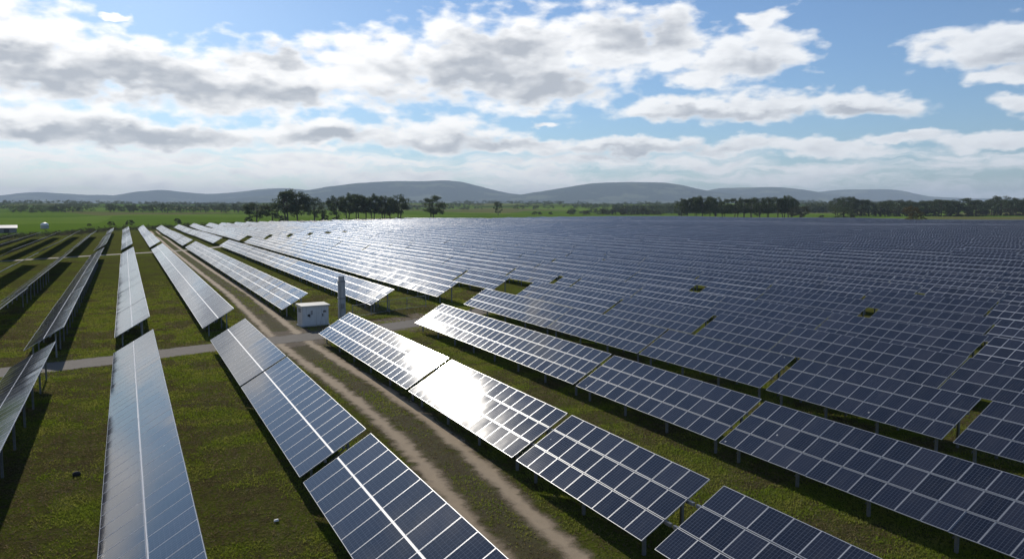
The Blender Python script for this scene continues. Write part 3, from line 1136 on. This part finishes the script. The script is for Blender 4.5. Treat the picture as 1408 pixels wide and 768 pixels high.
# ------------------------------------------------------------------ litter and a clod on the grass
m = MB(); m.quadbox([(-.10, -.07, 0), (.09, -.08, .01), (.11, .07, .02), (-.08, .08, 0), (-.08, -.05, .06), (.07, -.06, .09), (.08, .05, .07), (-.07, .06, .05)])
o = m.build('litter', new_mat('white_paper', (0.75, 0.75, 0.72), 0.8)[0], None, 0.012)
o.location = (4.8, 30.8, 0.03)
tag(o, 'small crumpled scrap of white litter lying on the grass', 'litter')
import bmesh
bm = bmesh.new()
bmesh.ops.create_icosphere(bm, subdivisions=3, radius=0.17)
for v in bm.verts:
    v.co *= 1 + 0.35 * (float(fbm(np.array(v.co.x * 9 + 5), np.array(v.co.y * 9 + v.co.z * 7))) - 0.5)
    v.co.z *= 0.75
me = bpy.data.meshes.new('rock')
bm.to_mesh(me)
bm.free()
me.materials.append(new_mat('dark_rock', (0.03, 0.028, 0.024), 0.9)[0])
o = link('rock', me, None, (-2.4, 40.2, 0.07))
tag(o, 'small dark rock lying on the grass beside the long table row', 'rock')


# ------------------------------------------------------------------ foliage
def leaf_mat(name, a, b_, trans=0.25):
    m, t, b = new_mat(name, rough=0.8, spec=0.2)
    P = t.n.new('ShaderNodeNewGeometry').outputs['Position']
    n = t.noise(P, 0.35, 4, 0.65)
    rn = t.n.new('ShaderNodeObjectInfo').outputs['Random']
    c = t.mix(t.math('ADD', t.math('MULTIPLY', n, 0.8), t.math('MULTIPLY', rn, 0.25), clamp=True), a, b_)
    t.l.new(c, b.inputs['Base Color'])
    tr = t.n.new('ShaderNodeBsdfTranslucent')
    t.l.new(c, tr.inputs['Color'])
    mx = t.n.new('ShaderNodeMixShader')
    mx.inputs[0].default_value = trans
    t.l.new(b.outputs[0], mx.inputs[1])
    t.l.new(tr.outputs[0], mx.inputs[2])
    t.l.new(mx.outputs[0], m.node_tree.nodes['Material Output'].inputs['Surface'])
    return m


M_leaf = leaf_mat('eucalypt_leaves', (0.036, 0.054, 0.020), (0.100, 0.128, 0.052), 0.35)
M_leaf2 = leaf_mat('autumn_leaves', (0.085, 0.070, 0.022), (0.19, 0.150, 0.055))
M_scrub = leaf_mat('scrub_leaves', (0.030, 0.036, 0.016), (0.085, 0.080, 0.042))
M_bark, _, _ = new_mat('bark', (0.085, 0.070, 0.055), 0.9)


def leaf_quads(centres, radii, n_per, size, rs):
    """leaf sprays: small randomly turned quads through each clump volume"""
    n = len(centres) * n_per
    c = np.repeat(centres, n_per, axis=0)
    r = np.repeat(radii, n_per, axis=0)
    d = rs.normal(size=(n, 3))
    d /= np.linalg.norm(d, axis=1)[:, None]
    c = c + d * r * (rs.random((n, 1)) ** 0.45)
    a = rs.normal(size=(n, 3))
    a /= np.linalg.norm(a, axis=1)[:, None]
    b = np.cross(a, rs.normal(size=(n, 3)))
    b /= np.linalg.norm(b, axis=1)[:, None]
    s = size * rs.uniform(0.55, 1.4, (n, 1))
    a, b = a * s, b * s * 0.6
    V = np.stack([c - a, c - b * .9, c + a, c + b * .9], 1).reshape(-1, 3)
    return V, np.arange(len(V)).reshape(-1, 4)


def limb(mb, a, b, r0, r1, seg=4, bend=0.0, rs=random):
    a, b = Vector(a), Vector(b)
    off = Vector((rs.uniform(-1, 1), rs.uniform(-1, 1), 0)) * bend
    rings = []
    n = 6
    base = len(mb.v)
    for i in range(seg + 1):
        t = i / seg
        p = a.lerp(b, t) + off * math.sin(t * math.pi)
        r = r0 + (r1 - r0) * t
        for q in range(n):
            th = 2 * math.pi * q / n
            mb.v.append((p.x + r * math.cos(th), p.y + r * math.sin(th), p.z))
    for i in range(seg):
        for q in range(n):
            q2 = (q + 1) % n
            mb.f.append((base + i * n + q, base + i * n + q2, base + (i + 1) * n + q2, base + (i + 1) * n + q))
            mb.mi.append(0)


def tree_proto(seed, kind):
    """unit tree: height 1, crown width about 0.8; returns trunk mesh, crown mesh"""
    rs = np.random.default_rng(seed)
    rr = random.Random(seed)
    mb = MB()
    cen, rad = [], []
    if kind == 'tall':                        # open eucalypt: bare stems, clumped crown high up
        stems = rr.choice([1, 2, 2, 3])
        lean = rr.uniform(-.06, .06)
        tips = []
        for s in range(stems):
            bx, by = rr.uniform(-.07, .07) * (s + .3), rr.uniform(-.07, .07)
            tx, ty = bx * 1.8 + lean + rr.uniform(-.06, .06), by * 1.8 + rr.uniform(-.08, .08)
            limb(mb, (bx, by, -0.03), (tx, ty, 0.78), 0.021, 0.007, 6, 0.02, rr)
            tips.append((bx, by, tx, ty))
        zc, rz = rr.uniform(.58, .66), rr.uniform(.33, .38)
        for k_ in range(rr.randint(50, 62)):
            u = rr.uniform(-1, 1)
            th = rr.uniform(0, 6.28)
            q = rr.uniform(0.35, 1) ** 0.4
            c_ = math.sqrt(1 - u * u)
            p = Vector((math.cos(th) * c_ * .37 * q + lean * .6, math.sin(th) * c_ * .37 * q, zc + u * rz * q))
            if p.z < .34 and rr.random() < .55:
                continue
            cen.append(tuple(p))
            rad.append((rr.uniform(.08, .13), rr.uniform(.08, .13), rr.uniform(.065, .10)))
            if k_ % 2 == 0:
                bx, by, tx, ty = rr.choice(tips)
                h = max(.22, p.z - rr.uniform(.08, .22))
                limb(mb, (bx + (tx - bx) * h / .78, by + (ty - by) * h / .78, h), p, 0.008, 0.003, 3, 0.01, rr)
        n_per, size = 105, 0.019
    elif kind == 'round':
        limb(mb, (0, 0, -0.03), (rr.uniform(-.04, .04), 0, 0.6), 0.035, 0.012, 5, 0.03, rr)
        for k_ in range(40):
            th = rr.uniform(0, 6.28)
            h = rr.uniform(0.18, 0.92)
            env = 0.42 * math.sqrt(max(0.02, 1 - ((h - 0.50) / 0.50) ** 2))
            q = env * math.sqrt(rr.uniform(0.1, 1)) * rr.uniform(.8, 1.12)
            cen.append((q * math.cos(th), q * math.sin(th), h))
            rad.append((rr.uniform(.08, .13), rr.uniform(.08, .13), rr.uniform(.06, .09)))
            if k_ % 4 == 0:
                limb(mb, (0, 0, h * .6), (q * math.cos(th), q * math.sin(th), h), 0.012, 0.003, 3, 0.01, rr)
        n_per, size = 110, 0.018
    else:                                     # bush: foliage to the ground, three stems
        for s in range(3):
            limb(mb, (0, 0, -0.05), (rr.uniform(-.25, .25), rr.uniform(-.25, .25), 0.6), 0.03, 0.01, 3, 0.03, rr)
        for k_ in range(26):
            th = rr.uniform(0, 6.28)
            h = rr.uniform(0.08, 0.85)
            q = 0.55 * math.sqrt(max(.05, 1 - (h / 1.0) ** 2)) * math.sqrt(rr.random())
            cen.append((q * math.cos(th), q * math.sin(th), h))
            rad.append((.14, .14, .11))
        n_per, size = 60, 0.04
    V, F = leaf_quads(np.array(cen), np.array(rad), n_per, size, rs)
    V[:, 2] = np.maximum(V[:, 2], 0.0)
    V[:, 2] *= 1.0 / V[:, 2].max()
    return mb.mesh('trunk', [M_bark]), V, F


protos = {}
for kind, seeds in (('tall', (1, 2, 3, 4, 5)), ('round', (11, 12, 13, 14)), ('bush', (21, 22, 23))):
    for s in seeds:
        tr, V, F = tree_proto(s, kind)
        for mn, mt in (('leaf', M_leaf), ('autumn', M_leaf2), ('scrub', M_scrub)):
            protos[(kind, s, mn)] = (tr, mesh_np('crown', V, F, [mt]))


def place_tree(px, top, width, dist, kind, label, group, mat='leaf', name='tree', cat='tree', hpx=None):
    a, _ = px_dir(px, 290)
    fwd = dist / math.cos(a - YAW)            # dist is depth along the view
    x_, y_ = fwd * math.sin(a), fwd * math.cos(a)
    z = float(T(x_, y_))
    _, e = px_dir(px, top)
    h = CAM_H + fwd * math.tan(e) - z if hpx is None else hpx / FPX * dist
    w = width / FPX * dist
    seeds = [s for (k_, s, m_) in protos if k_ == kind and m_ == mat]
    tr, cr = protos[(kind, random.choice(seeds), mat)]
    root = empty(name, (x_, y_, z), random.uniform(0, 6.28))
    sx = w / 0.80 * {'tall': 1.2, 'round': 0.95, 'bush': 0.65}[kind]
    root.scale = (sx, sx, h)
    tag(root, label, cat, group)
    link('trunk', tr, root)
    link('crown', cr, root)
    return root


CL = [(352, 277, 32, 705, 'tall', 'round low-crowned dark tree, leftmost of the clump beside the tallest tree'),
      (374, 278, 26, 720, 'round', 'short dark tree between the leftmost tree and the tallest tree'),
      (396, 258, 36, 700, 'tall', 'tallest dark eucalypt standing at the field edge, open crown on bare stems'),
      (409, 262, 34, 712, 'tall', 'slightly lower eucalypt touching the tallest tree on its right'),
      (432, 270, 30, 705, 'round', 'dense rounded dark tree just right of the tallest tree'),
      (461, 268, 24, 730, 'tall', 'narrow eucalypt at the left end of the ten-tree grove'),
      (480, 264, 28, 725, 'tall', 'tall eucalypt second in the grove, highest crown of the grove'),
      (491, 266, 26, 740, 'tall', 'eucalypt third in the grove behind the highest crown'),
      (502, 270, 22, 745, 'tall', 'slim eucalypt in the middle of the grove on a bare stem'),
      (514, 265, 24, 730, 'tall', 'tall eucalypt just past the middle of the grove'),
      (526, 268, 26, 742, 'tall', 'eucalypt third from the right end of the grove'),
      (535, 270, 22, 750, 'tall', 'eucalypt second from the right end of the grove'),
      (546, 266, 28, 728, 'tall', 'broad eucalypt at the right end of the grove'),
      (597, 268, 28, 760, 'tall', 'lone dark tree standing apart in the green field edge')]
for px, top, w, d, k_, lab in CL:
    place_tree(px, top, w, d, k_, lab, 'dark trees along the field edge')
for px, top, w, d, lab in ((446, 289, 18, 700, 'dark bush at the foot of the dense rounded tree'), (462, 291, 14, 706, 'low dark bush under the left end of the grove'),
                           (388, 292, 18, 690, 'low dark bush at the foot of the tallest tree'), (342, 292, 14, 690, 'low bush left of the first tree clump'),
                           (244, 301, 14, 640, 'dark round bush alone on the soil bank beyond the left rows'), (152, 307.5, 11, 560, 'small bush at the far end of the third grass-side row'),
                           (122, 307, 7, 540, 'tiny upright bush near the white domed tank'), (178, 308, 13, 580, 'low dark bush at the far end of the long central row')):
    place_tree(px, top, w, d, 'bush', lab, 'bushes along the field edge', 'scrub', 'bush', 'bush', hpx=0.55 * w)

RC = [(937, 272), (946, 271), (957, 270), (966, 268), (975, 269), (984, 270), (998, 273), (1010, 272), (1022, 270), (1034, 270), (1046, 271), (1057, 270), (1068, 269), (1078, 268), (1086, 268)]
nm = ORD[1:]
for i, (px, top) in enumerate(RC):
    place_tree(px + random.uniform(-1.5, 1.5), top, random.uniform(17, 25), 905 + random.uniform(-12, 35), 'tall' if i % 5 else 'round',
               f'dark eucalypt, {nm[i]} from the left in the grove at mid field edge', 'eucalypts in the grove at mid field edge')
place_tree(1101, 283, 30, 880, 'round', 'broad dark bushy tree at the right foot of the middle grove', 'shrubby trees by the groves', 'scrub')
WD = [(1150, 272), (1160, 270), (1171, 270), (1183, 272), (1196, 275), (1209, 276), (1222, 274), (1235, 274), (1247, 274), (1259, 275), (1271, 275), (1283, 274), (1294, 274), (1306, 275), (1319, 276), (1331, 272), (1343, 275), (1354, 274),
      (1367, 270), (1378, 268), (1390, 270), (1400, 274), (1412, 272), (1426, 274), (1440, 272)]
for i, (px, top) in enumerate(WD):
    place_tree(px + random.uniform(-2, 2), top + random.uniform(-.7, .7), random.uniform(22, 32), 1130 + random.uniform(-10, 80), 'round' if i % 3 else 'tall',
               f'dark woodland tree, {nm[i]} from the left in the right-hand wood', 'trees in the right-hand wood')
for i, px in enumerate(range(1176, 1412, 14)):
    place_tree(px + random.uniform(-4, 4), 285 + random.uniform(-2, 3), random.uniform(14, 24), 1120, 'bush', f'low shrub, {nm[i + 1]} from the left along the foot of the wood', 'shrubs along the foot of the wood', 'scrub', 'shrub', 'shrub', hpx=random.uniform(8, 12))
place_tree(1160, 284, 30, 860, 'round', 'bushy dark tree at the left front corner of the right-hand wood', 'shrubby trees by the groves', 'leaf')
place_tree(1256, 282, 27, 640, 'round', 'rounded olive-brown tree standing alone in front of the wood', None, 'autumn')
for px, top, w, lab in ((1236, 299, 7, 'small dark shrub left of the olive-brown tree'), (1172, 300, 10, 'low shrub below the left end of the wood'), (1130, 299, 10, 'low shrub between the middle grove and the wood'), (1270, 301, 12, 'low shrub touching the olive-brown tree')):
    place_tree(px, top, w, 660 if px > 1200 else 840, 'bush', lab, 'low shrubs by the field edge', 'scrub', 'shrub', 'shrub', hpx=0.7 * w)
MB_ = [(735, 285.5, 9), (742, 287, 8), (757, 287, 8), (784, 285.5, 12), (806, 288, 12), (830, 287, 16), (842, 286.5, 14), (857, 286, 18), (872, 287.5, 14), (884, 287.5, 18), (896, 287, 14), (904, 288, 12)]
for i, (px, top, w) in enumerate(MB_):
    place_tree(px, top, w, 1350 + random.uniform(-25, 25), 'bush', f'dark hedge bush, {nm[i]} from the left in the broken hedge beyond the panels', 'bushes of the broken hedge', 'scrub', 'bush', 'bush', hpx=0.5 * w)
place_tree(685, 276, 13, 1300, 'round', 'small lone tree in the hedge behind the bright green field', None)
for i, (px, w) in enumerate(((75, 8), (82, 10), (92, 11), (102, 9), (112, 7))):
    place_tree(px - 2, 283 + random.uniform(-1, 1.5), w + 3, 1400, 'round', f'dark field tree, {nm[i]} from the left in the far clump beyond the shed', 'trees in the far clump beyond the shed')
place_tree(34, 282, 10, 1500, 'round', 'lone far field tree above the pale shed', None)
for i, px in enumerate(range(150, 350, 9)):
    place_tree(px + random.uniform(-3, 3), 280.5 + random.uniform(-2, 4), random.uniform(10, 17), 1500 + random.uniform(-60, 60), 'round', f'far dark tree, {nm[i]} from the left in the far tree line', 'trees in the far tree line')


# ------------------------------------------------------------------ far woods and scrub (uncountable)
def mass(name, spots, label, mat, per=26):
    """spots: rows of (x, y, height, width)"""
    S = np.array(spots)
    z = T(S[:, 0], S[:, 1])
    rs = np.random.default_rng(77)
    k_ = 5
    c = np.repeat(np.stack([S[:, 0], S[:, 1], z + S[:, 2] * 0.5], 1), k_, axis=0)
    h, w = np.repeat(S[:, 2], k_), np.repeat(S[:, 3], k_)
    c[:, 0] += rs.normal(0, 0.25, len(c)) * w
    c[:, 1] += rs.normal(0, 0.25, len(c)) * w
    c[:, 2] += rs.uniform(-0.38, 0.30, len(c)) * h
    rad = np.stack([w * .28, w * .28, h * .24], 1)
    V, F = leaf_quads(c, rad, per, 1.0, rs)
    # leaf size follows the plant size
    cc = V.reshape(-1, 4, 3)
    m_ = cc.mean(1, keepdims=True)
    sc = np.repeat(h, per)[:, None, None] * 0.085
    V = (m_ + (cc - m_) * sc).reshape(-1, 3)
    o = link(name, mesh_np(name, V, F, [mat]))
    tag(o, label, 'woods' if 'wood' in name else 'scrub', kind='stuff')


rs = np.random.default_rng(3)
spots = []
for band, (d0, d1, n, h0, h1) in enumerate(((1650, 1900, 330, 7, 13), (2300, 2600, 420, 8, 15), (3000, 3400, 420, 9, 16), (3900, 4400, 520, 10, 18))):
    cl = rs.uniform(R(-12), R(66), 26 + band * 6)
    for i in range(n):
        a = rs.choice(cl) + rs.normal(0, R(0.9))
        if band == 0 and a > R(16):
            a = rs.uniform(R(30), R(60))
        d = rs.uniform(d0, d1) + 120 * math.sin(a * 9 + band)
        h = rs.uniform(h0, h1)
        spots.append((d * math.sin(a), d * math.cos(a), h, h * rs.uniform(1.0, 1.8)))
# long dark plantation behind the middle grove
for i in range(260):
    a = px_dir(rs.uniform(840, 1150), 285)[0]
    d = rs.uniform(1750, 1900)
    h = rs.uniform(15, 20)
    spots.append((d * math.sin(a), d * math.cos(a), h, h * 0.8))
mass('far_woods', spots, 'hazy belts of far-off woodland between the green fields and the hills', M_leaf)
spots = []
P = [(-60, 330), (-42, 372), (-5, 470), (16, 505), (54, 568), (115, 655), (231, 738), (330, 785)]
for a, b in zip(P[:-1], P[1:]):
    n = int(math.hypot(b[0] - a[0], b[1] - a[1]) / 0.35)
    for i in range(n):
        t = rs.random()
        h = rs.uniform(0.8, 2.2) * (1.6 if rs.random() < .10 else 1)
        spots.append((a[0] + (b[0] - a[0]) * t + rs.normal(0, 4), a[1] + (b[1] - a[1]) * t + rs.normal(0, 5), h, h * rs.uniform(0.9, 1.6)))
mass('scrub', spots, 'dark brown-green scrub along the far edge of the solar field', M_scrub, 10)

# ------------------------------------------------------------------ shed and domed tank at the far left
M_roofw, _, _ = new_mat('pale_roof_sheet', (0.42, 0.42, 0.41), 0.6)
M_wallg, _, _ = new_mat('grey_wall_sheet', (0.20, 0.20, 0.20), 0.8)
sh = empty('shed', (-54.0, 455, 0), R(6))
tag(sh, 'long low grey shed with a pale roof beyond the far-left panel rows', 'shed')
m = MB(); m.box(-6.5, 6.5, -4, 4, -.3, 2.5); m.build('wall', M_wallg, sh)
m = MB(); m.quadbox([(-6.9, -4.5, 2.45), (6.9, -4.5, 2.45), (6.9, 0, 3.7), (-6.9, 0, 3.7), (-6.9, -4.5, 2.6), (6.9, -4.5, 2.6), (6.9, 0, 3.9), (-6.9, 0, 3.9)])
m.quadbox([(-6.9, .005, 3.7), (6.9, .005, 3.7), (6.9, 4.5, 2.45), (-6.9, 4.5, 2.45), (-6.9, .005, 3.9), (6.9, .005, 3.9), (6.9, 4.5, 2.6), (-6.9, 4.5, 2.6)]); m.build('roof', M_roofw, sh)
for xx in (-3.6, 1.2):
    m = MB(); m.box(xx, xx + 2.2, -4.06, -4.003, 0, 2.1); m.build('door', M_dark, sh)
tk = empty('water_tank', (-41.5, 530, float(T(-41.5, 530))))
tag(tk, 'small white domed water tank among bushes at the green field edge', 'tank')
m = MB(); m.lathe([(2.1, -.3), (2.1, 2.0)], 24); m.build('wall', new_mat('tank_wall', (0.35, 0.36, 0.34), 0.6)[0], tk)
m = MB(); m.lathe([(2.2, 2.01), (2.15, 2.3), (1.8, 2.8), (1.2, 3.2), (0.5, 3.4), (0.15, 3.44)], 24); m.build('dome', new_mat('tank_dome', (0.75, 0.75, 0.73), 0.5)[0], tk)


# ------------------------------------------------------------------ grass tufts between the near rows
def grass():
    rs = np.random.default_rng(9)
    n = 2000000
    # denser close by
    y = 14 + 150 * rs.random(n) ** 1.55
    x = rs.uniform(-34, 46, n)
    az_ = np.arctan2(x, y)
    keep = (az_ > R(-12)) & (az_ < R(62))
    dens = fbm(x * 0.42 + 4, y * 0.42, 5)
    green = dens > 0.51 + rs.normal(0, 0.06, n)
    keep &= green | (rs.random(n) < 0.45)
    keep &= rs.random(n) > sm(y, 60, 155)
    tx = np.interp(y, [8, 24, 34, 42, 52, 62, 72, 86, 116], [12, 12.4, 13.4, 13.9, 13.9, 13.5, 13.2, 13.5, 14])
    u = np.abs(x - tx) / 2.9
    keep &= ~((np.abs(u - 0.44) < 0.22) | ((u < 0.9) & (y > 64) & (y < 92)))
    keep &= ~((u < 0.95) & (rs.random(n) < 0.5))
    ry = np.interp(x, [-40, -9, -1.3, 7, 15, 25.5, 34, 48], [62, 68.2, 70.3, 73.2, 75.2, 78.6, 83, 93])
    keep &= np.abs(y - ry) > 2.0 + 1.5 * ((x > 8) & (x < 34)) * rs.random(n)
    x, y, green = x[keep], y[keep], green[keep]
    n = len(x)
    d = np.hypot(x, y)
    h = rs.uniform(0.03, 0.10, n) * np.where(green, 1.0, 0.75) * (1 + 0.5 * (fbm(x * 1.5, y * 1.5, 2) - 0.5))
    w = 0.010 + 0.00055 * d
    th = rs.uniform(0, 6.28, n)
    lean = rs.normal(0, 0.06, (n, 2))
    cx, sx = np.cos(th) * w, np.sin(th) * w
    V = np.zeros((n, 3, 3))
    V[:, 0] = np.stack([x - cx, y - sx, np.full(n, -.01)], 1)
    V[:, 1] = np.stack([x + cx, y + sx, np.full(n, -.01)], 1)
    V[:, 2] = np.stack([x + lean[:, 0], y + lean[:, 1], h], 1)
    F = np.arange(n * 3).reshape(-1, 3)
    mats = []
    for nm_, c0, c1 in (('grass_blades', (0.175, 0.230, 0.022), (0.240, 0.245, 0.050)), ('dry_grass_blades', (0.150, 0.112, 0.060), (0.200, 0.165, 0.075))):
        m, t, b = new_mat(nm_, rough=0.7, spec=0.2)
        P = t.n.new('ShaderNodeNewGeometry').outputs['Position']
        c = t.mix(t.mapr(t.noise(P, 0.5, 5, 0.65), 0.38, 0.62), c0, c1)
        t.l.new(c, b.inputs['Base Color'])
        tr = t.n.new('ShaderNodeBsdfTranslucent')
        t.l.new(c, tr.inputs['Color'])
        mx = t.n.new('ShaderNodeMixShader')
        mx.inputs[0].default_value = 0.5
        t.l.new(b.outputs[0], mx.inputs[1])
        t.l.new(tr.outputs[0], mx.inputs[2])
        t.l.new(mx.outputs[0], m.node_tree.nodes['Material Output'].inputs['Surface'])
        mats.append(m)
    o = link('grass', mesh_np('grass', V.reshape(-1, 3), F, mats, mi=np.where(green, 0, 1)))
    tag(o, 'short rough grass growing between the panel rows', 'grass', kind='stuff')
    print('grass blades', n)


grass()

# ------------------------------------------------------------------ air
HAZE = 0.56e-4
m = MB()
m.box(-28000, 28000, -28000, 28000, -60, 620)
o = m.build('haze', [bpy.data.materials.new('haze_air')])
o.data.materials[0].use_nodes = True
ht = NT(o.data.materials[0].node_tree)
for n in list(ht.n):
    ht.n.remove(n)
pv = ht.n.new('ShaderNodeVolumePrincipled')
pv.inputs['Color'].default_value = (0.68, 0.83, 1.0, 1)
pv.inputs['Density'].default_value = HAZE
pv.inputs['Anisotropy'].default_value = 0.0
oo = ht.n.new('ShaderNodeOutputMaterial')
ht.l.new(pv.outputs[0], oo.inputs['Volume'])
tag(o, kind='stuff')
